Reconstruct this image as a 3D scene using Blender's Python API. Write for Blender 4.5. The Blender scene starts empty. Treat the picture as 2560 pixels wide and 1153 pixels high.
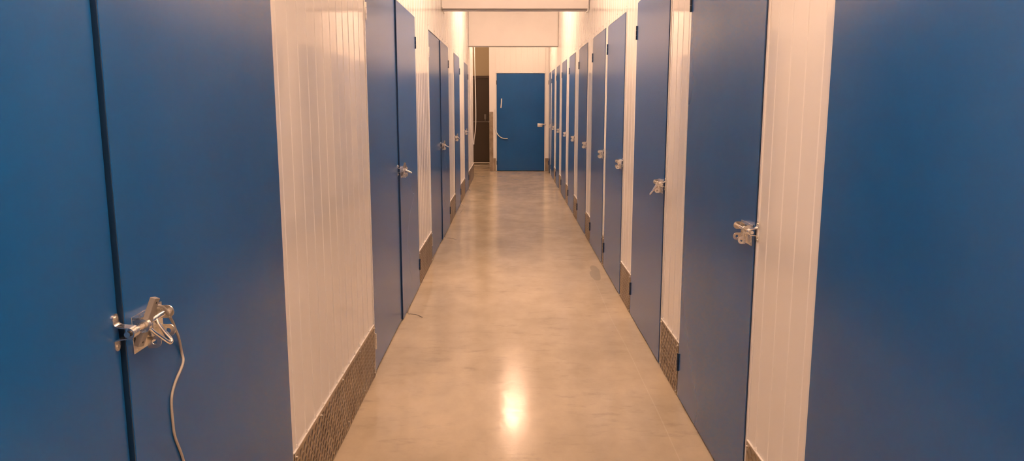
import bpy, bmesh, math, random
from mathutils import Vector, Matrix
random.seed(4)
scn = bpy.context.scene
C = scn.collection
PI = math.pi

# ------------------------------------------------------------------ layout (metres)
XL, XR = -0.735, 0.844          # planes of the two corridor walls
YB, YE = -3.0, 16.70            # behind the camera, end wall
CEIL = 3.40
DH = 2.105                      # door opening height
LATCH_Z = 1.023

# ------------------------------------------------------------------ materials
def mat(name, col=(.8, .8, .8), rough=.5, metal=0.0, spec=.5):
    m = bpy.data.materials.new(name); m.use_nodes = True
    b = m.node_tree.nodes['Principled BSDF']
    b.inputs['Base Color'].default_value = (*col, 1)
    b.inputs['Roughness'].default_value = rough
    b.inputs['Metallic'].default_value = metal
    b.inputs['Specular IOR Level'].default_value = spec
    return m

def nodes(m):
    nt = m.node_tree
    return nt, nt.nodes, nt.links, nt.nodes['Principled BSDF']

def noise(nt, scale, detail=3, rough=.5, stretch=(1, 1, 1)):
    tc = nt.nodes.new('ShaderNodeNewGeometry')
    mp = nt.nodes.new('ShaderNodeMapping'); mp.inputs['Scale'].default_value = stretch
    nt.links.new(tc.outputs['Position'], mp.inputs['Vector'])
    n = nt.nodes.new('ShaderNodeTexNoise')
    n.inputs['Scale'].default_value = scale; n.inputs['Detail'].default_value = detail
    n.inputs['Roughness'].default_value = rough
    nt.links.new(mp.outputs[0], n.inputs['Vector'])
    return n

def ramp(nt, src, p0, c0, p1, c1):
    r = nt.nodes.new('ShaderNodeValToRGB')
    r.color_ramp.elements[0].position = p0; r.color_ramp.elements[0].color = (*c0, 1)
    r.color_ramp.elements[1].position = p1; r.color_ramp.elements[1].color = (*c1, 1)
    nt.links.new(src, r.inputs[0]); return r

def add_bump(nt, height, strength, dist, prev=None):
    b = nt.nodes.new('ShaderNodeBump')
    b.inputs['Strength'].default_value = strength; b.inputs['Distance'].default_value = dist
    nt.links.new(height, b.inputs['Height'])
    if prev: nt.links.new(prev.outputs[0], b.inputs['Normal'])
    return b

# white lacquered sheet steel
M_wall = mat('white lacquered sheet', (.86, .855, .84), .06, 0, .55)
nt, N, L, P = nodes(M_wall)
n1 = noise(nt, 5.0, 2, .5, (1, 1, .22))
bp = add_bump(nt, n1.outputs['Fac'], .22, .004)
L.new(bp.outputs[0], P.inputs['Normal'])
n2 = noise(nt, 3, 3)
r = ramp(nt, n2.outputs['Fac'], .3, (.05,)*3, .7, (.10,)*3); L.new(r.outputs[0], P.inputs['Roughness'])

M_beam = mat('white matt painted board', (.82, .81, .80), .45)
nt, N, L, P = nodes(M_beam)
n1 = noise(nt, 2.5, 4); r = ramp(nt, n1.outputs['Fac'], .3, (.83, .82, .81), .75, (.88, .87, .86)); L.new(r.outputs[0], P.inputs['Base Color'])
M_ceil = mat('white ceiling board', (.86, .86, .84), .7)
M_frame = mat('white aluminium frame', (.80, .80, .80), .22)
M_seal = mat('white sealant', (.80, .79, .76), .45)

# blue coated door leaf
M_blue = mat('blue coated steel', (.004, .068, .26), .24, 0, .40)
nt, N, L, P = nodes(M_blue)
n1 = noise(nt, 26, 2, .5, (1, .12, 1)); n1b = noise(nt, 420, 2, .6, (1, .35, 1))
bp = add_bump(nt, n1.outputs['Fac'], .03, .002); bp2 = add_bump(nt, n1b.outputs['Fac'], .03, .0005, bp)

n2 = noise(nt, 2.3, 4)
r = ramp(nt, n2.outputs['Fac'], .3, (.0036, .070, .245), .7, (.0046, .079, .27)); L.new(r.outputs[0], P.inputs['Base Color'])
M_navy = mat('dark navy edge seal', (.003, .020, .065), .35)
M_bluedk = mat('dark blue hinge paint', (.008, .02, .05), .35)

# galvanised hardware
M_steel = mat('bright zinc plated steel', (.84, .82, .78), .24, 1)
nt, N, L, P = nodes(M_steel)
n1 = noise(nt, 120, 3); r = ramp(nt, n1.outputs['Fac'], .3, (.22,)*3, .7, (.28,)*3); L.new(r.outputs[0], P.inputs['Roughness'])
M_bolt = mat('polished steel rod', (.88, .86, .82), .14, 1)
M_screw = mat('screw steel', (.62, .61, .58), .3, 1)
M_sensor = mat('grey plastic', (.23, .215, .20), .42)
M_cable = mat('grey cable sheath', (.36, .34, .31), .5)
M_cabledk = mat('thin dark grey cable sheath', (.20, .18, .16), .5)
M_white = mat('white plastic', (.80, .80, .77), .4)
M_hole = mat('dark hole', (.01, .01, .01), .7)
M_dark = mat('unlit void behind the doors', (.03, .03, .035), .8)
M_brown = mat('dark brown steel door', (.040, .026, .017), .55)
M_beige = mat('beige plaster', (.42, .36, .25), .8)
M_grey = mat('dull grey metal', (.16, .15, .14), .5, .4)

# aluminium tread plate
M_tread = mat('aluminium tread plate', (.5, .44, .36), .33, 1)
nt, N, L, P = nodes(M_tread)
n1 = noise(nt, 240, 3, .6); n2 = noise(nt, 9, 4)
r = ramp(nt, n2.outputs['Fac'], .3, (.31, .25, .19), .7, (.46, .39, .30)); L.new(r.outputs[0], P.inputs['Base Color'])
bp = add_bump(nt, n1.outputs['Fac'], .25, .0008); L.new(bp.outputs[0], P.inputs['Normal'])

# polished concrete floor
M_floor = mat('polished concrete', (.5, .46, .38), .2, 0, .24)
nt, N, L, P = nodes(M_floor)
na = noise(nt, 1.1, 5, .55); nb = noise(nt, 5.5, 6, .62, (.8, .45, 1)); nc = noise(nt, 13, 8, .68, (.45, 1, 1))
mx = N.new('ShaderNodeMix'); mx.data_type = 'FLOAT'; mx.inputs[0].default_value = .5
L.new(na.outputs['Fac'], mx.inputs[2]); L.new(nb.outputs['Fac'], mx.inputs[3])
r = ramp(nt, mx.outputs[0], .36, (.42, .36, .27), .64, (.55, .475, .36))
# trowel swirls and grey smears
tr = ramp(nt, nc.outputs['Fac'], .53, (0,)*3, .72, (1,)*3)
nd = noise(nt, 1.6, 3, .5); trm = ramp(nt, nd.outputs['Fac'], .38, (0,)*3, .60, (1,)*3)
m1 = N.new('ShaderNodeMath'); m1.operation = 'MULTIPLY'; L.new(tr.outputs[0], m1.inputs[0]); L.new(trm.outputs[0], m1.inputs[1])
m1b = N.new('ShaderNodeMath'); m1b.operation = 'MULTIPLY'; L.new(m1.outputs[0], m1b.inputs[0]); m1b.inputs[1].default_value = .50
c1 = N.new('ShaderNodeMix'); c1.data_type = 'RGBA'; c1.inputs[7].default_value = (.22, .20, .175, 1)
L.new(m1b.outputs[0], c1.inputs[0]); L.new(r.outputs[0], c1.inputs[6])
# tiny dark specks
vo = N.new('ShaderNodeTexVoronoi'); vo.inputs['Scale'].default_value = 5.0; vo.inputs['Randomness'].default_value = 1
ge = N.new('ShaderNodeNewGeometry'); L.new(ge.outputs['Position'], vo.inputs['Vector'])
sp = ramp(nt, vo.outputs['Distance'], .010, (1,)*3, .018, (0,)*3)
sp2 = N.new('ShaderNodeMath'); sp2.operation = 'MULTIPLY'; sp2.inputs[1].default_value = .5; L.new(sp.outputs[0], sp2.inputs[0])
c2 = N.new('ShaderNodeMix'); c2.data_type = 'RGBA'; c2.inputs[7].default_value = (.11, .09, .07, 1)
L.new(sp2.outputs[0], c2.inputs[0]); L.new(c1.outputs[2], c2.inputs[6])
# kidney-shaped grey stain near the right wall: distance to a short bent path, broken by noise
sepp = N.new('ShaderNodeSeparateXYZ'); L.new(ge.outputs['Position'], sepp.inputs[0])
def mth(op, a, b=None, c=None):
    m = N.new('ShaderNodeMath'); m.operation = op
    for i, v in enumerate((a, b, c)):
        if v is None: continue
        if isinstance(v, (int, float)): m.inputs[i].default_value = v
        else: L.new(v, m.inputs[i])
    return m.outputs[0]
X, Y = sepp.outputs[0], sepp.outputs[1]
nst = noise(nt, 9, 3)
def blob(cx, cy, rx, ry):
    a = mth('POWER', mth('ABSOLUTE', mth('DIVIDE', mth('SUBTRACT', X, cx), rx)), 2)
    b = mth('POWER', mth('ABSOLUTE', mth('DIVIDE', mth('SUBTRACT', Y, cy), ry)), 2)
    return mth('ADD', a, b)
bl = mth('MINIMUM', blob(.730, 6.38, .044, .20), blob(.752, 6.58, .038, .22))
bl = mth('ADD', bl, mth('MULTIPLY', mth('SUBTRACT', nst.outputs['Fac'], .5), .9))
stn = ramp(nt, bl, .80, (.62,)*3, 1.05, (0,)*3)
c3 = N.new('ShaderNodeMix'); c3.data_type = 'RGBA'; c3.inputs[7].default_value = (.27, .25, .20, 1)
L.new(stn.outputs[0], c3.inputs[0]); L.new(c2.outputs[2], c3.inputs[6])
# pale chalk line down the right side
wob = noise(nt, .55, 1); wx = mth('ADD', X, mth('MULTIPLY', mth('SUBTRACT', wob.outputs['Fac'], .5), .06))
dl = mth('ABSOLUTE', mth('SUBTRACT', wx, .700))
lin = ramp(nt, dl, .0010, (.22,)*3, .0026, (0,)*3)
ymask = ramp(nt, mth('DIVIDE', Y, 10.0), .60, (1,)*3, .66, (0,)*3)
lm = mth('MULTIPLY', lin.outputs[0], ymask.outputs[0])
c4 = N.new('ShaderNodeMix'); c4.data_type = 'RGBA'; c4.inputs[7].default_value = (.70, .66, .58, 1)
L.new(lm, c4.inputs[0]); L.new(c3.outputs[2], c4.inputs[6])
L.new(c4.outputs[2], P.inputs['Base Color'])
rr = ramp(nt, nb.outputs['Fac'], .32, (.12,)*3, .70, (.21,)*3); L.new(rr.outputs[0], P.inputs['Roughness'])
nf = noise(nt, 42, 4, .60, (.7, 1.25, 1)); nw = noise(nt, 9, 3, .5)
bp = add_bump(nt, nw.outputs['Fac'], .14, .004); bp2 = add_bump(nt, nf.outputs['Fac'], .24, .0016, bp)
L.new(bp2.outputs[0], P.inputs['Normal'])

def emit(name, col, s):
    m = bpy.data.materials.new(name); m.use_nodes = True
    nt = m.node_tree; nt.nodes.clear()
    e = nt.nodes.new('ShaderNodeEmission'); o = nt.nodes.new('ShaderNodeOutputMaterial')
    e.inputs[0].default_value = (*col, 1); e.inputs[1].default_value = s
    nt.links.new(e.outputs[0], o.inputs[0]); return m
LIGHT = (1.0, .598, .388)
M_tube = emit('lit fluorescent tube', LIGHT, 174)

# ------------------------------------------------------------------ mesh helpers
class MB:
    """Collects shapes in local (u along the wall, v up, w out of the wall) or plain xyz coordinates."""
    def __init__(s, f=None): s.bm = bmesh.new(); s.f = f or (lambda a, b, c: (a, b, c))
    def v(s, a, b, c): return s.bm.verts.new(s.f(a, b, c))
    def face(s, vs):
        try: return s.bm.faces.new(vs)
        except ValueError: return None
    def box(s, a0, a1, b0, b1, c0, c1, bev=0):
        v = [s.v(a, b, c) for a in (a0, a1) for b in (b0, b1) for c in (c0, c1)]
        fs = [s.face([v[i] for i in q]) for q in ((0, 1, 3, 2), (4, 6, 7, 5), (0, 4, 5, 1), (2, 3, 7, 6), (0, 2, 6, 4), (1, 5, 7, 3))]
        if bev:
            es = {e for f in fs for e in f.edges}
            bmesh.ops.bevel(s.bm, geom=list(es), offset=bev, segments=2, affect='EDGES', profile=.5)
    def prism(s, pts, fn, t0, t1):
        """pts: 2D outline; fn(p, q, t) gives local coords; extruded t0..t1."""
        A = [s.v(*fn(p, q, t0)) for p, q in pts]; B = [s.v(*fn(p, q, t1)) for p, q in pts]
        n = len(pts)
        s.face(A); s.face(B[::-1])
        for i in range(n): s.face([A[i], A[(i+1) % n], B[(i+1) % n], B[i]])
    def ringplate(s, outer, hole, fn, t0, t1):
        """outline with a hole (same count of points, matched by index)."""
        n = len(outer); R = []
        for loop in (outer, hole):
            for t in (t0, t1): R.append([s.v(*fn(p, q, t)) for p, q in loop])
        oA, oB, hA, hB = R
        for i in range(n):
            j = (i+1) % n
            s.face([oA[i], oA[j], hA[j], hA[i]]); s.face([oB[j], oB[i], hB[i], hB[j]])
            s.face([oA[j], oA[i], oB[i], oB[j]]); s.face([hA[i], hA[j], hB[j], hB[i]])
    def tube(s, pts, r, seg=10, r2=None):
        pts = [Vector(s.f(*p)) for p in pts]; n = len(pts); rings = []
        up = None
        for i, p in enumerate(pts):
            d = (pts[min(i+1, n-1)] - pts[max(i-1, 0)]).normalized()
            if up is None:
                up = d.orthogonal().normalized()
            up = (up - d * up.dot(d)).normalized(); sd = d.cross(up)
            rad = r if r2 is None else r + (r2-r)*i/(n-1)
            rings.append([s.bm.verts.new(p + (up*math.cos(2*PI*k/seg) + sd*math.sin(2*PI*k/seg))*rad) for k in range(seg)])
        for a, b in zip(rings, rings[1:]):
            for k in range(seg): s.face([a[k], a[(k+1) % seg], b[(k+1) % seg], b[k]])
        s.face(rings[0]); s.face(rings[-1][::-1])
    def strip(s, prof, fn, t0, t1, th):
        """bent flat strap: open profile of 2D points thickened by th."""
        n = len(prof); out = []
        for i, (p, q) in enumerate(prof):
            a = Vector(prof[max(i-1, 0)]); b = Vector(prof[min(i+1, n-1)])
            d = (b-a).normalized(); nrm = Vector((-d.y, d.x))
            out.append((p + nrm.x*th, q + nrm.y*th))
        s.prism(list(prof) + out[::-1], fn, t0, t1)
    def build(s, name, m, parent=None, smooth=False, loc=None):
        bmesh.ops.recalc_face_normals(s.bm, faces=s.bm.faces)
        me = bpy.data.meshes.new(name); s.bm.to_mesh(me); s.bm.free()
        me.materials.append(m)
        if smooth:
            for p in me.polygons: p.use_smooth = True
            try: me.set_sharp_from_angle(angle=math.radians(38))
            except Exception: pass
        o = bpy.data.objects.new(name, me); C.objects.link(o)
        if parent: o.parent = parent
        if loc: o.location = loc
        return o

def tag(o, label=None, cat=None, group=None, kind=None):
    if label: o['label'] = label
    if cat: o['category'] = cat
    if group: o['group'] = group
    if kind: o['kind'] = kind
    return o
def empty(name, loc, rz=0):
    o = bpy.data.objects.new(name, None); C.objects.link(o)
    o.location = loc; o.rotation_euler = (0, 0, rz); o.empty_display_size = .1
    return o
def inst(src, parent, loc=(0, 0, 0)):
    c = src.copy(); C.objects.link(c); c.parent = parent; c.location = loc; return c

def arc(cx, cy, r, a0, a1, n):
    return [(cx + r*math.cos(a0 + (a1-a0)*i/n), cy + r*math.sin(a0 + (a1-a0)*i/n)) for i in range(n+1)]
def smooth_path(pts, k=6):
    """Catmull-Rom through the points."""
    P_ = [Vector(p) for p in pts]; P_ = [P_[0]*2-P_[1]] + P_ + [P_[-1]*2-P_[-2]]
    out = []
    for i in range(1, len(P_)-2):
        a, b, c, d = P_[i-1:i+3]
        for j in range(k):
            t = j/k
            out.append(.5*((2*b) + (c-a)*t + (2*a-5*b+4*c-d)*t*t + (3*b-a-3*c+d)*t**3))
    out.append(P_[-2]); return [tuple(p) for p in out]

fL = lambda u, v, w: (w, u, v)       # left wall: w points to +x
fR = lambda u, v, w: (-w, u, v)      # right wall: w points to -x

# ------------------------------------------------------------------ setting
tag(MB().build('floor', M_floor), 'bare polished tan concrete floor of the corridor', 'floor', kind='structure')
fo = bpy.data.objects['floor']
bmf = bmesh.new()
bmesh.ops.create_cube(bmf, size=1, matrix=Matrix.Translation((-.6, 8.1, -.05)) @ Matrix.Diagonal((6.0, 23.4, .1, 1)))
bmf.to_mesh(fo.data); bmf.free()

def wall_panel(mb, u0, u1, z0, z1, phase=0.0):
    """lacquered sheet with shallow vertical ribs, closed prism"""
    PITCH, B, T, HR = .122, .014, .010, .0018
    pts = [(u0, -.04), (u0, 0)]
    u = math.floor((u0 - phase)/PITCH)*PITCH + phase
    while u < u1:
        a, b = u + .045, u + .045 + 2*B
        if a > u0 + .004 and b < u1 - .004:
            pts += [(a, 0), (a + B - T, HR), (b - B + T, HR), (b, 0)]
        u += PITCH
    pts += [(u1, 0), (u1, -.04)]
    mb.prism(pts, lambda p, q, t: (p, t, q), z0, z1)

SEAM = .0025
FR = .020                       # width of a door frame leg
# door openings along each wall: (near edge, far edge)
R_DOORS = [(.98, 2.023), (2.558, 3.616), (4.110, 5.144), (5.674, 6.676), (6.844, 7.870), (8.400, 9.420),
           (10.0, 10.95), (11.49, 12.46), (13.06, 13.95), (14.58, 15.56), (15.84, 16.64)]
L_DOORS = [(.36, 2.385, 1.381), (3.960, 5.960, 4.990), (6.990, 9.100, 8.090), (10.08, 11.10, None), (12.26, 13.29, None)]
LEND = 15.30

def build_wall(name, f, x, doors, yend, label):
    mb = MB(f); prev = YB
    for d in doors:
        if d[0]-FR-prev > .05:
            wall_panel(mb, prev+SEAM, d[0]-FR-.002, 0.0, CEIL, prev)
        wall_panel(mb, d[0]-FR+.001, d[1]+FR-.001, DH+.009, CEIL, d[0])
        prev = d[1]+FR
    if yend-prev > .05: wall_panel(mb, prev+SEAM, yend, 0, CEIL, prev)
    o = mb.build(name, M_wall, loc=(x, 0, 0))
    return tag(o, label, 'wall', kind='structure')
build_wall('wall_left', fL, XL, L_DOORS, LEND, 'left corridor wall of glossy white ribbed sheet panels')
build_wall('wall_right', fR, XR, R_DOORS, YE, 'right corridor wall of glossy white ribbed sheet panels')
# cores behind the sheets (the dark units seen through the door gaps)
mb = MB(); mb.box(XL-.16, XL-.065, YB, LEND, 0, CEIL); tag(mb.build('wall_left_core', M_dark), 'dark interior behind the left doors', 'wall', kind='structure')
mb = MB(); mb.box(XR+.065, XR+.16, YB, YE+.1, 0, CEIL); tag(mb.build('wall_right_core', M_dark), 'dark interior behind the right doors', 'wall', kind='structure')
# return face of the left wall at the side passage
mb = MB(); mb.box(XL-2.4, XL-.003, LEND-.04, LEND, 0, CEIL); tag(mb.build('wall_left_return', M_wall), 'white return of the left wall into the side passage', 'wall', kind='structure')
# back wall behind the camera
mb = MB(); mb.box(XL-.16, XR+.16, YB-.08, YB, 0, CEIL); tag(mb.build('wall_back', M_beam), 'plain white wall behind the viewer', 'wall', kind='structure')
# end wall
EX0, EX1 = -.452, XR
ED0, ED1 = -.291, .743          # end door opening
mb = MB(lambda u, v, w: (u, YE - w, v))
wall_panel(mb, EX0, ED0-FR-.002, 0, CEIL, EX0-.06); wall_panel(mb, ED1+FR+.002, EX1, 0, CEIL, ED1-.1)
wall_panel(mb, ED0-FR+.001, ED1+FR-.001, DH+.009, CEIL, ED0)
tag(mb.build('wall_end', M_wall), 'white ribbed end wall around the single blue door', 'wall', kind='structure')
mb = MB(); mb.box(EX0+.001, XR+.06, YE+.075, YE+.10, 0, CEIL); mb.box(EX0, EX0+.03, YE+.041, 18.72, 0, CEIL)
tag(mb.build('wall_end_return', M_beam), 'side face of the end wall towards the dark passage', 'wall', kind='structure')
# side passage
mb = MB(); mb.box(-3.1, EX0+.03, 18.74, 18.84, 0, CEIL); tag(mb.build('wall_passage', M_beige), 'dim beige wall above the dark door in the side passage', 'wall', kind='structure')
mb = MB(); mb.box(-3.2, -3.1, LEND-.04, 18.84, 0, CEIL); tag(mb.build('wall_passage_left', M_beige), 'beige side wall of the passage', 'wall', kind='structure')
mb = MB(); mb.box(-3.2, XR+.16, YB-.08, 18.84, CEIL, CEIL+.06); tag(mb.build('ceiling', M_ceil), 'white ceiling above the corridor', 'ceiling', kind='structure')

# bulkheads across the corridor
for i, (y0, y1, lab) in enumerate(((3.08, 3.33, 'white bulkhead across the corridor nearest the viewer, above the picture'),
                              (8.385, 8.64, 'nearer white bulkhead crossing the corridor at the top of the photo'),
                              (13.69, 13.93, 'farther white bulkhead crossing the corridor before the end door'))):
    mb = MB(); mb.box(XL+.0045, XR-.0045, y0, y1, 2.457, CEIL, .003)
    t = tag(mb.build('trim_%d' % (i+1), M_beam), lab, 'bulkhead', kind='structure')
    if i:
        k = MB(); k.box(XL+.0045, XR-.0045, y0-.004, y0+.022, 2.449, 2.459)
        k.build('edge_strip', M_grey, t)

# ------------------------------------------------------------------ shared hardware meshes (left and right hand)
def lobe(cx, cy, r, base_w, half, n=20):
    """outline in (w, v): flat at base_w, round at the outer end"""
    return [(base_w, cy-half)] + arc(cx, cy, r, -PI/2, PI/2, n) + [(base_w, cy+half)]
def lobe_hole(cx, cy, r, base_w, rh, n=30):
    out, inn = [], []
    for i in range(n):
        a = 2*PI*i/n; c, s_ = math.cos(a), math.sin(a)
        if c >= 0: out.append((cx + r*c, cy + r*s_))
        else:
            k = min((cx-base_w)/max(-c, 1e-6), r/max(abs(s_), 1e-6))
            out.append((cx + k*c, cy + k*s_))
        inn.append((cx + rh*c, cy + rh*s_))
    return out, inn

def make_latch(f, handle):
    """bolt latch: base plate, two guide plates with round ends, bolt with padlock eye; u=0 is the closing edge of the leaf"""
    fn = lambda p, q, t: (t, q, p)      # (w, v) outlines extruded along u
    m = MB(f)
    m.box(.018, .144, -.056, .017, .0, .0028, .0008)
    m.prism([(.018, .003), (.018, .020), (.030, .024), (.110, .012), (.126, .003)], lambda p, q, t: (p, t, q), .0145, .0168)   # tapering top flange
    for u in (.018, .123):
        m.prism(lobe(.022, 0, .0135, .0028, .0135), fn, u, u+.0028)
    m.prism(arc(.022, 0, .0135, -PI/2, PI/2, 16) + arc(.022, 0, .0112, PI/2, -PI/2, 16), fn, .0208, .028)   # front guide turned inwards
    o_, h_ = lobe_hole(.022, -.040, .0135, .0028, .0052); m.ringplate(o_, h_, fn, .123, .1258)
    body = m.build('latch_body', M_steel, smooth=True)
    b = MB(f); b.tube([(-.038, 0, .020), (.140, 0, .020)], .0056, 16); b.tube([(.008, 0, .020), (.013, 0, .020)], .0070, 16)
    bolt = b.build('bolt', M_bolt, smooth=True)
    e = MB(f)
    o_, h_ = lobe_hole(.026, -.042, .0130, .012, .0052); e.ringplate(o_, h_, fn, .052, .0548)
    e.box(.050, .057, -.031, .006, .013, .025, .001)
    eye = e.build('padlock_eye', M_steel, smooth=True)
    hd = None
    if handle:
        h = MB(f); (dw, dv) = handle
        W = .022
        pts = smooth_path([(.030, .000, W), (.036, dv*.30, W+dw*.34), (.052, dv*.72, W+dw*.74), (.062, dv*.98, W+dw), (.070, dv*1.06, W+dw*1.05),
                           (.077, dv*.97, W+dw*.97), (.075, dv*.68, W+dw*.64), (.070, dv*.26, W+dw*.26), (.072, .000, W)], 5)
        h.tube(pts, .0040, 10)
        hd = h.build('handle_loop', M_bolt, smooth=True)
    for o in (bolt, eye, hd):
        if o: o.parent = body
    return body
def make_keeper(f, dw):
    m = MB(f)
    prof = [(.0, .025), (.0, .0185), (.003, .0140), (.007, .0115), (.013, .0102)] + arc(.020+dw, 0, .0090, PI*.50, -PI*.55, 14) + [(.010, -.0105), (.004, -.0125), (.0, -.0150), (.0, -.025)]
    m.strip(prof, lambda p, q, t: (t, q, p), -.022, .000, .0022)
    for s_ in (1, -1): m.prism(arc(-.011, s_*.0250, .011, 0 if s_ > 0 else PI, PI if s_ > 0 else 2*PI, 12), lambda p, q, t: (p, q, t), .0, .0022)
    k = m.build('keeper', M_steel, smooth=True)
    for s_ in (1, -1):
        c = MB(f); c.tube([(-.011, s_*.027, -.001), (-.011, s_*.027, .0040)], .0046, 12)
        o = c.build('screw', M_screw, smooth=True); o.parent = k
    return k
def make_hinge(f, m_):
    m = MB(f)
    m.box(-.0075, .0075, 0, .088, -.0005, .0014, .0003)
    for a, b in ((0, .028), (.0292, .0588), (.060, .088)):
        m.tube([(0, a, .0040), (0, b, .0040)], .0044, 12)
    return m.build('hinge', m_, smooth=True)
def make_screw(f):
    m = MB(f); m.tube([(0, 0, 0), (0, 0, .0012)], .0052, 12); m.tube([(0, 0, .0012), (0, 0, .0034)], .0034, 6)
    return m.build('screw', M_screw)

PROTO = {}
for side, f in (('L', fL), ('R', fR)):
    PROTO[side, 'latch'] = make_latch(f, None)
    PROTO[side, 'loop'] = make_latch(f, (.043, -.022) if side == 'L' else (.036, -.062))
    if side == 'L': PROTO[side, 'loop_down'] = make_latch(f, (.026, -.046))
    PROTO[side, 'keeper'] = make_keeper(f, .004)
    PROTO[side, 'keeper_deep'] = make_keeper(f, .0085)
    PROTO[side, 'hinge'] = make_hinge(f, M_bluedk)
    PROTO[side, 'hinge_steel'] = make_hinge(f, M_steel)
    PROTO[side, 'screw'] = make_screw(f)
proto_all = []
for o in PROTO.values(): proto_all += [o] + list(o.children)
def copy_tree(src, parent, loc):
    c = inst(src, parent, loc)
    for ch in src.children:
        inst(ch, c, tuple(ch.location))
    return c

def make_door(n, side, root_loc, near, far, split, label, latch='latch', rz=0, zshift=0, steel_near=False, latch_far=False, header_screws=True):
    """near/far edges along the wall, split = joint of a two-leaf door (u relative to root)"""
    f = fL if side == 'L' else fR
    root = empty('door_%d' % n, root_loc, rz)
    tag(root, label, 'door', kind='structure')
    # frame: two legs, head, sill-less, plus rebate behind
    m = MB(f)
    for a, b in ((near-FR, near-.0035), (far+.0035, far+FR)):
        m.box(a, b, 0, DH+.006, -.055, .0045, .0012)
    m.box(near-.0035, far+.0035, DH+.0035, DH+.020, -.055, -.0405)
    for a, b in ((near-.0035, near+.012), (far-.012, far+.0035)): m.box(a, b, 0, DH+.0035, -.055, -.043)
    m.box(near+.012, far-.012, DH-.010, DH+.0035, -.055, -.043)
    fr = m.build('door_frame', M_frame, root)
    leaves = [(near, far)] if split is None else [(near, split-.003), (split+.003, far)]
    objs = []
    fronts = [.0085] if split is None else [.0010, .0095]
    for (a, b), wf in zip(leaves, fronts):
        m = MB(f); m.box(a+.001, b-.001, .012, DH, -.038, wf, .0015)
        objs.append(m.build('door_leaf', M_blue, root))
        if wf > .005:
            m = MB(f); m.box(a-.0022, a+.0012, .012, DH, -.034, wf-.0012); m.build('edge_seal', M_navy, objs[-1])
    # latch sits at the closing edge of the far leaf, keeper on the frame or on the near leaf
    edge = near if split is None else split + .003
    sg = 1 if side == 'L' else -1
    copy_tree(PROTO[side, latch], objs[-1], (fronts[-1]*sg, edge+.004, LATCH_Z+zshift))
    copy_tree(PROTO[side, 'keeper' if split is None else 'keeper_deep'], fr if split is None else objs[0], ((.0045 if split is None else fronts[0])*sg, edge-.007, LATCH_Z+zshift))
    w = .0047*sg
    for z in (.142, 1.870):
        inst(PROTO[side, 'hinge'], root, (w + .004*sg, far+.001, z))
        if split is not None: inst(PROTO[side, 'hinge_steel'], root, (w, near-.001, z))
    if header_screws:
        k = 5 if split is None else 8
        for i in range(k):
            u = near + .01 + (far-near-.02)*i/(k-1)
            s_ = inst(PROTO[side, 'screw'], fr, (0, u, DH+.045))
    return root

n = 0
ordn = ['nearest the camera, cut off by the right edge of the photo', 'second from the camera, with the largest fully visible right-hand latch',
        'third from the camera, its latch with a rod loop hanging down', 'fourth from the camera, behind a medium wide panel strip and sharing a thin post with the fifth',
        'fifth from the camera, just beyond the thin white post', 'sixth from the camera, directly under the nearer bulkhead',
        'seventh from the camera, just beyond the nearer bulkhead', 'eighth from the camera, midway down the far half',
        'ninth from the camera, just before the farther bulkhead', 'tenth from the camera, next to last before the end wall',
        'farthest one, narrow sliver touching the end wall']
for i, (a, b) in enumerate(R_DOORS):
    n += 1
    make_door(n, 'R', (XR, 0, 0), a, b, None, 'blue single door on the right wall, ' + ordn[i], latch='loop' if i == 2 else 'latch')
ordl = ['blue double door filling the left edge, latch with thick cable nearest the camera',
        'second blue double door on the left, thin cable trailing to the floor',
        'third and farthest blue double door on the left wall, under the nearer bulkhead',
        'nearer narrow single blue door on the left wall, beyond the double doors',
        'farthest single blue door on the left wall, last before the side passage']
for i, (a, b, s_) in enumerate(L_DOORS):
    n += 1
    make_door(n, 'L', (XL, 0, 0), a, b, s_, ordl[i], latch='loop_down' if i == 0 else 'loop', zshift=.008 if i == 0 else 0)
# end door: right-hand hardware turned to face the camera (u runs to -x from the latch side)
n += 1
ed = make_door(n, 'R', (ED1, YE, 0), 0, ED1-ED0, None, 'single blue door facing the viewer at the end of the corridor', rz=PI/2)
# dark door in the side passage
n += 1
dd = empty('door_%d' % n, (-.86, 18.74, 0)); tag(dd, 'dark brown steel door in the side passage behind the left wall', 'door', kind='structure')
fd = lambda u, v, w: (u, w, v)
m = MB(fd); m.box(-.49, .39, .05, 2.06, -.045, -.005, .002); m.build('door_leaf', M_brown, dd)
m = MB(fd)
m.box(-.55, -.494, 0, 2.13, -.06, 0, .002); m.box(.394, .44, 0, 2.13, -.06, 0, .002); m.box(-.494, .394, 2.065, 2.13, -.06, 0, .002)
m.build('door_frame', M_brown, dd)
m = MB(fd); m.box(-.49, .385, 1.022, 1.042, -.105, -.085, .003); m.box(-.47, -.43, 1.01, 1.055, -.09, -.045); m.box(.33, .37, 1.01, 1.055, -.09, -.045)
m.build('push_bar', M_grey, dd)['label'] = 'dull metal push bar'
m = MB(fd); m.box(.225, .275, 1.10, 1.21, -.075, -.045, .003); m.box(.240, .260, 1.06, 1.10, -.065, -.045, .002)
m.build('lock_case', M_grey, dd)
m = MB(fd); m.box(-.49, .37, .022, .046, -.052, -.030, .003); m.build('light_gap_strip', M_white, dd)['label'] = 'pale strip standing in for light leaking under the door'  # white strip added to imitate light leaking through the gap under the door

for o in proto_all: bpy.data.objects.remove(o)

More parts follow.
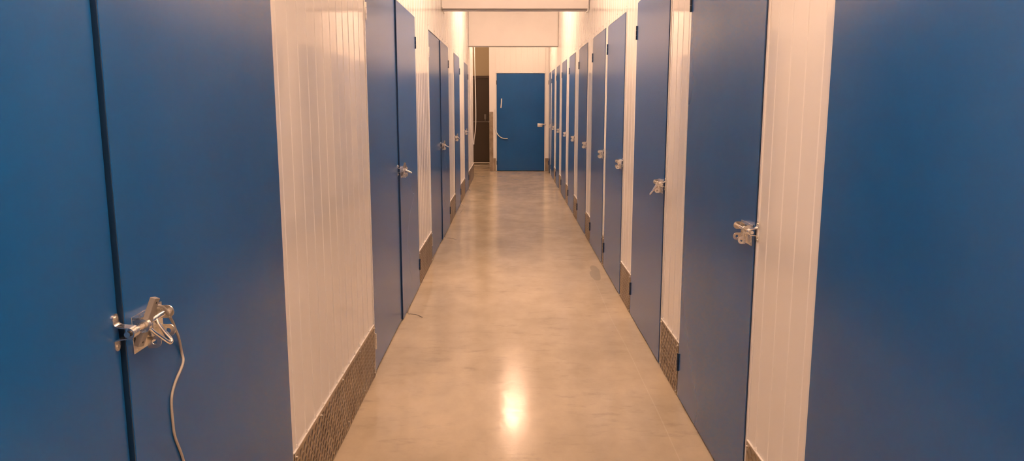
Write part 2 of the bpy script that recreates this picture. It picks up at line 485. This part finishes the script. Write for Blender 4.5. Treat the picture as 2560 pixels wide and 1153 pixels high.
# ------------------------------------------------------------------ tread plates
def tread_plate(name, f, loc, u0, u1, z1, label, rz=0, screws='corners', fins=True, z0=.004, w0=.0045):
    root = empty(name, loc, rz)
    tag(root, label, 'kick plate', 'tread plate kick panels')
    m = MB(f)
    m.box(u0, u1, z0, z1, w0, w0+.0022)
    g = .0265; ww = w0+.0022
    nu, nv = int((u1-u0)/g)+1, int((z1-z0)/g)+1
    for i in range(nu):
        for j in range(nv):
            cu, cv = u0 + (i+.5)*g, z0 + (j+.5)*g
            an = PI/4 if (i+j) % 2 else -PI/4
            ca, sa = math.cos(an), math.sin(an)
            a_, b_, h = .0180, .0048, .0021
            if not (u0+.010 < cu < u1-.010 and z0+.010 < cv < z1-.010): continue
            base = []
            for k in range(8):
                t = 2*PI*k/8; x_, y_ = a_*math.cos(t), b_*math.sin(t)*(1 if k % 4 else 1)
                base.append(m.v(cu + x_*ca - y_*sa, cv + x_*sa + y_*ca, ww-.0001))
            top = []
            for k in range(8):
                t = 2*PI*k/8; x_, y_ = a_*.62*math.cos(t), b_*.40*math.sin(t)
                top.append(m.v(cu + x_*ca - y_*sa, cv + x_*sa + y_*ca, ww+h))
            for k in range(8): m.face([base[k], base[(k+1) % 8], top[(k+1) % 8], top[k]])
            m.face(top)
    m.build('tread_sheet', M_tread, root)
    # sealant bead with small tongues at the ribs
    if fins:
        m = MB(f); rnd = random.Random(int(u0*100))
        m.box(u0, u1, z1-.0008, z1+.003, .0, w0+.0022, .0008)
        u = u0 + .045
        while u < u1-.02:
            h = rnd.uniform(.010, .020); wd = .006
            pts = [(u-wd, z1+.002), (u+.028, z1+.002), (u+.012, z1+.005), (u+.003, z1+.4*h), (u-.001, z1+h), (u-wd*.8, z1+h*.95)]
            m.prism(pts, lambda p, q, t: (p, q, t), .0, .0052)
            u += .122 + rnd.uniform(-.006, .006)
        m.build('sealant_bead', M_seal, root)
    if screws:
        pts = [(u0+.014, z1-.016), (u1-.014, z1-.016), (u0+.014, z0+.016), (u1-.014, z0+.016)]
        if screws == 'long':
            k = 4
            for i in range(1, k):
                u = u0 + (u1-u0)*i/k; pts += [(u-.02, z1-.015), (u+.06, z0+.035)]
        if screws == 'tall': pts = [(u0+(u1-u0)*.15, z) for z in (.1, .5, .9, z1-.03)]
        for (u, z) in pts:
            s_ = MB(f); ws = w0+.0022; s_.tube([(u, z, ws), (u, z, ws+.0022)], .0062, 12); s_.tube([(u, z, ws+.0022), (u, z, ws+.006)], .0036, 6)
            s_.build('screw', M_screw, root)
    return root

def gaps(doors, end):
    out = []; 
    for a, b in zip(doors, doors[1:]): out.append((a[1]+FR, b[0]-FR))
    out.append((doors[-1][1]+FR, end)); return out
labs_L = ['long tread plate at the foot of the wide left panel nearest the camera', 'tread plate between the second and third left double doors',
          'tread plate between the farthest left double door and the nearer single door', 'tread plate between the two left single doors',
          'tread plate on the last left panel before the side passage']
for i, (a, b) in enumerate(gaps(L_DOORS, LEND)):
    tread_plate('tread_plate', fL, (XL, 0, 0), a+.006, b-(.004 if i < 4 else .014), .283, labs_L[i], screws='long' if b-a > 1.3 else 'corners')
names_R = ['nearest', 'second', 'third', 'fourth', 'fifth', 'sixth', 'seventh', 'eighth', 'ninth']
labs_R = ['right tread plate cut by the bottom edge of the photo', 'right tread plate between the second and third blue doors',
          'right tread plate between the third and fourth blue doors', 'very narrow right tread plate on the thin post between the fourth and fifth doors',
          'right tread plate between the fifth and sixth blue doors', 'right tread plate between the sixth and seventh blue doors',
          'right tread plate between the seventh and eighth blue doors', 'right tread plate between the eighth and ninth blue doors',
          'right tread plate between the ninth and tenth blue doors']
for i, (a, b) in enumerate(gaps(R_DOORS, YE)[:9]):
    if b-a > .2: tread_plate('tread_plate', fR, (XR, 0, 0), a+.004, b-.004, .275, labs_R[i])
    else: tread_plate('tread_plate', fR, (XR, 0, 0), a+.008, b-.008, .275, labs_R[i], fins=False)
fe = lambda u, v, w: (u, -w, v)
tread_plate('tread_plate', fe, (0, YE, 0), EX0+.002, EX0+.082, 1.29, 'tall narrow tread plate strip on the end wall beside the side passage', screws='tall', fins=False)
tread_plate('tread_plate', fe, (0, YE, 0), EX0+.084, ED0-FR-.003, .285, 'small tread plate left of the end door', screws=None, fins=False)
tread_plate('tread_plate', fe, (0, YE, 0), ED1+FR+.003, XR-.008, .285, 'small tread plate right of the end door', screws=None, fins=False)

# ------------------------------------------------------------------ alarm contacts with their cables on the left doors
def sensor(top, bot, cable, rad, m_c, label):
    """top/bot: (w, y, z) of the housing ends, standing off the left doors"""
    t_, b_ = Vector((XL+top[0], top[1], top[2])), Vector((XL+bot[0], bot[1], bot[2]))
    ce = (t_+b_)/2; root = empty('contact_sensor', ce)
    tag(root, label, 'alarm sensor', 'alarm contacts hung on the left latches')
    d = t_-b_; ln = d.length; d.normalize()
    sd = d.cross(Vector((1, 0, 0))).normalized()*-1; nx = sd.cross(d).normalized()
    if nx.x < 0: nx = -nx
    def f(a, b, c): return tuple(d*a + sd*b + nx*c)
    m = MB(f); m.box(-ln/2, ln/2, -.0105, .0105, -.0055, .0055, .001); m.build('housing', M_sensor, root)
    for s_ in (1, -1):
        h = MB(f); h.tube([(s_*(ln/2-.009), 0, .005), (s_*(ln/2-.009), 0, .0058)], .0020, 12); h.build('screw_hole', M_hole, root)
    c = MB(); pts = smooth_path([(x-ce.x, y-ce.y, z-ce.z) for x, y, z in cable]); c.tube(pts, rad, 8)
    c.build('cable', m_c, root, smooth=True)
    return root
xs = XL + .0125
sensor((.048, 1.431, 1.081), (.018, 1.412, .990),
       [(-.690, 1.432, 1.064), (-.693, 1.462, 1.056), (-.697, 1.490, 1.041), (-.705, 1.534, 1.004), (-.712, 1.562, .977), (-.717, 1.585, .952), (xs, 1.606, .913), (xs+.004, 1.600, .890), (xs, 1.562, .856),
        (xs, 1.541, .827), (xs, 1.540, .774), (xs, 1.546, .739), (xs, 1.576, .671), (xs, 1.60, .56), (xs, 1.57, .42), (xs, 1.585, .25), (xs+.003, 1.60, .08), (-.69, 1.62, .006), (-.62, 1.60, .005)],
       .0029, M_cable, 'grey alarm contact bar on the nearest left latch with its long grey cable')
xs = XL + .008
def shift_cable(pts): return [(x, y, z) for x, y, z in pts]
def left_sensor(gap, body, floorpts, label, rad=.0019):
    top, bot = (.040, gap+.045, 1.070), (.018, gap+.031, .982)
    head = [(-.693, top[1], 1.055), (-.693, top[1]+.03, 1.050), (-.700, top[1]+.09, 1.035), (-.708, top[1]+.17, 1.010)]
    return sensor(top, bot, head + body + floorpts, rad, M_cabledk, label)
left_sensor(4.99, [(xs, y, z) for y, z in ((5.38, .96), (5.45, .92), (5.62, .80), (5.719, .775), (5.427, .66), (5.30, .52), (5.278, .449), (5.394, .365), (5.371, .281), (5.45, .21), (5.382, .13), (5.25, .05))],
            [(-.715, 5.165, .004), (-.699, 5.152, .003), (-.651, 5.131, .003), (-.605, 5.071, .003)], 'grey alarm contact on the second left latch, cable trailing onto the floor')
left_sensor(8.09, [(xs, y, z) for y, z in ((8.46, .964), (8.533, .929), (8.425, .847), (8.625, .735), (8.49, .671), (8.501, .578), (8.27, .443), (8.438, .357), (8.298, .302), (8.336, .216), (8.24, .07))],
            [(-.719, 8.25, .004), (-.674, 8.21, .003), (-.63, 8.19, .003), (-.581, 8.086, .003)], 'grey alarm contact on the third left latch under the bulkhead')
left_sensor(10.08, [(xs, y, z) for y, z in ((10.55, .99), (11.02, .96), (10.98, .854), (11.09, .662), (11.09, .487), (11.06, .293), (11.08, .05))],
            [(-.72, 11.1, .004), (-.675, 10.86, .003), (-.664, 10.52, .003), (-.672, 10.206, .003)], 'grey alarm contact on the nearer left single door, cable looped on the floor')
left_sensor(12.26, [(xs, y, z) for y, z in ((12.65, .98), (12.857, .94), (12.99, .731), (13.20, .506), (13.165, .259), (13.1, .05))],
            [(-.715, 13.08, .004), (-.68, 12.9, .003), (-.66, 12.6, .003)], 'grey alarm contact on the farthest left single door')

# ------------------------------------------------------------------ loose bits at the far end
m = MB(); m.tube(smooth_path([(-.692, 15.24, CEIL), (-.694, 15.24, 2.9), (-.698, 15.24, 2.4), (-.688, 15.24, 1.8), (-.682, 15.24, 1.4), (-.684, 15.24, 1.1), (-.696, 15.24, .92), (-.719, 15.24, .76), (-.726, 15.24, .66)]), .0085, 10)
tag(m.build('hanging_cable', M_white, smooth=True), 'thick white cable hanging down in front of the dark passage door', 'cable')
m = MB(); m.tube(smooth_path([(-.335, YE-.018, 1.34), (-.338, YE-.018, 1.15), (-.330, YE-.018, .95), (-.290, YE-.018, .83), (-.215, YE-.020, .745), (-.13, YE-.026, .715), (-.055, YE-.045, .715)]), .0095, 10)
tag(m.build('cable_stub', M_white, smooth=True), 'white cable end curving over the lower left of the end door', 'cable')
m = MB(); m.tube(smooth_path([(-.187, YE-.016, 1.575), (-.190, YE-.016, 1.48), (-.200, YE-.016, 1.375)]), .0125, 10)
tag(m.build('white_strip', M_white, smooth=True), 'short upright white strip on the upper left of the end door', 'strip')
m = MB(); m.tube(smooth_path([(XR-.012, 8.37, 2.50), (XR-.014, 8.365, 2.45), (XR-.022, 8.36, 2.425), (XR-.038, 8.36, 2.418), (XR-.042, 8.36, 2.39)]), .007, 8)
tag(m.build('hanging_cable_end', M_white, smooth=True), 'short white cable end poking out under the right end of the nearer bulkhead', 'cable')
m = MB(); m.tube(smooth_path([(XL+.010, 8.372, 2.47), (XL+.012, 8.37, 2.45), (XL+.018, 8.366, 2.43), (XL+.032, 8.36, 2.402)]), .0030, 8)
tag(m.build('hanging_wire_end', M_cabledk, smooth=True), 'thin dark wire end under the left end of the nearer bulkhead', 'cable')

# ------------------------------------------------------------------ lamps: twin-tube battens between the bulkheads
def batten(y, label, x=.055, ln=1.25):
    root = empty('ceiling_batten', (x, y, 3.30)); tag(root, label, 'ceiling light', 'twin-tube ceiling battens')
    m = MB(); m.box(-.075, .075, -ln/2, ln/2, .045, .0995, .004); m.build('housing', M_white, root)
    for s_ in (1, -1):
        m = MB(); m.tube([(s_*.052, -ln/2+.03, .018), (s_*.052, ln/2-.03, .018)], .013, 12); m.build('tube_lamp', M_tube, root)
        for e in (1, -1):
            m = MB(); m.box(s_*.052-.014, s_*.052+.014, e*(ln/2-.012)-.014, e*(ln/2-.012)+.014, -.004, .046, .002); m.build('lamp_holder', M_white, root)
for y, lab, ln in ((.40, 'long twin-tube ceiling batten just above the camera', 2.2),
                   (5.75, 'long twin-tube ceiling batten in the bay before the nearer bulkhead', 2.2),
                   (11.05, 'long twin-tube ceiling batten between the two bulkheads', 2.2),
                   (14.95, 'short twin-tube ceiling batten in front of the end wall', 1.25)):
    batten(y, lab, ln=ln)
batten(17.1, 'twin-tube ceiling batten in the side passage', -2.3, 1.1)

# ------------------------------------------------------------------ camera, world, view
w_ = bpy.data.worlds.new('World'); scn.world = w_; w_.use_nodes = True
w_.node_tree.nodes['Background'].inputs[0].default_value = (.0, .0, .0, 1)
cd = bpy.data.cameras.new('camera'); cam = bpy.data.objects.new('camera', cd); C.objects.link(cam)
fpx = 1900.0
cd.sensor_width = 36; cd.sensor_fit = 'HORIZONTAL'; cd.lens = 36*fpx/2560; cd.clip_start = .02
pitch = math.atan(315.5/fpx); yaw = math.atan(4.5/fpx)
cam.location = (0, 0, 1.45); cam.rotation_euler = (PI/2 - pitch, 0, -yaw)
scn.camera = cam
vs = scn.view_settings
vs.view_transform = 'Standard'; vs.look = 'None'; vs.gamma = 1; vs.use_curve_mapping = False
vs.exposure = 0.0
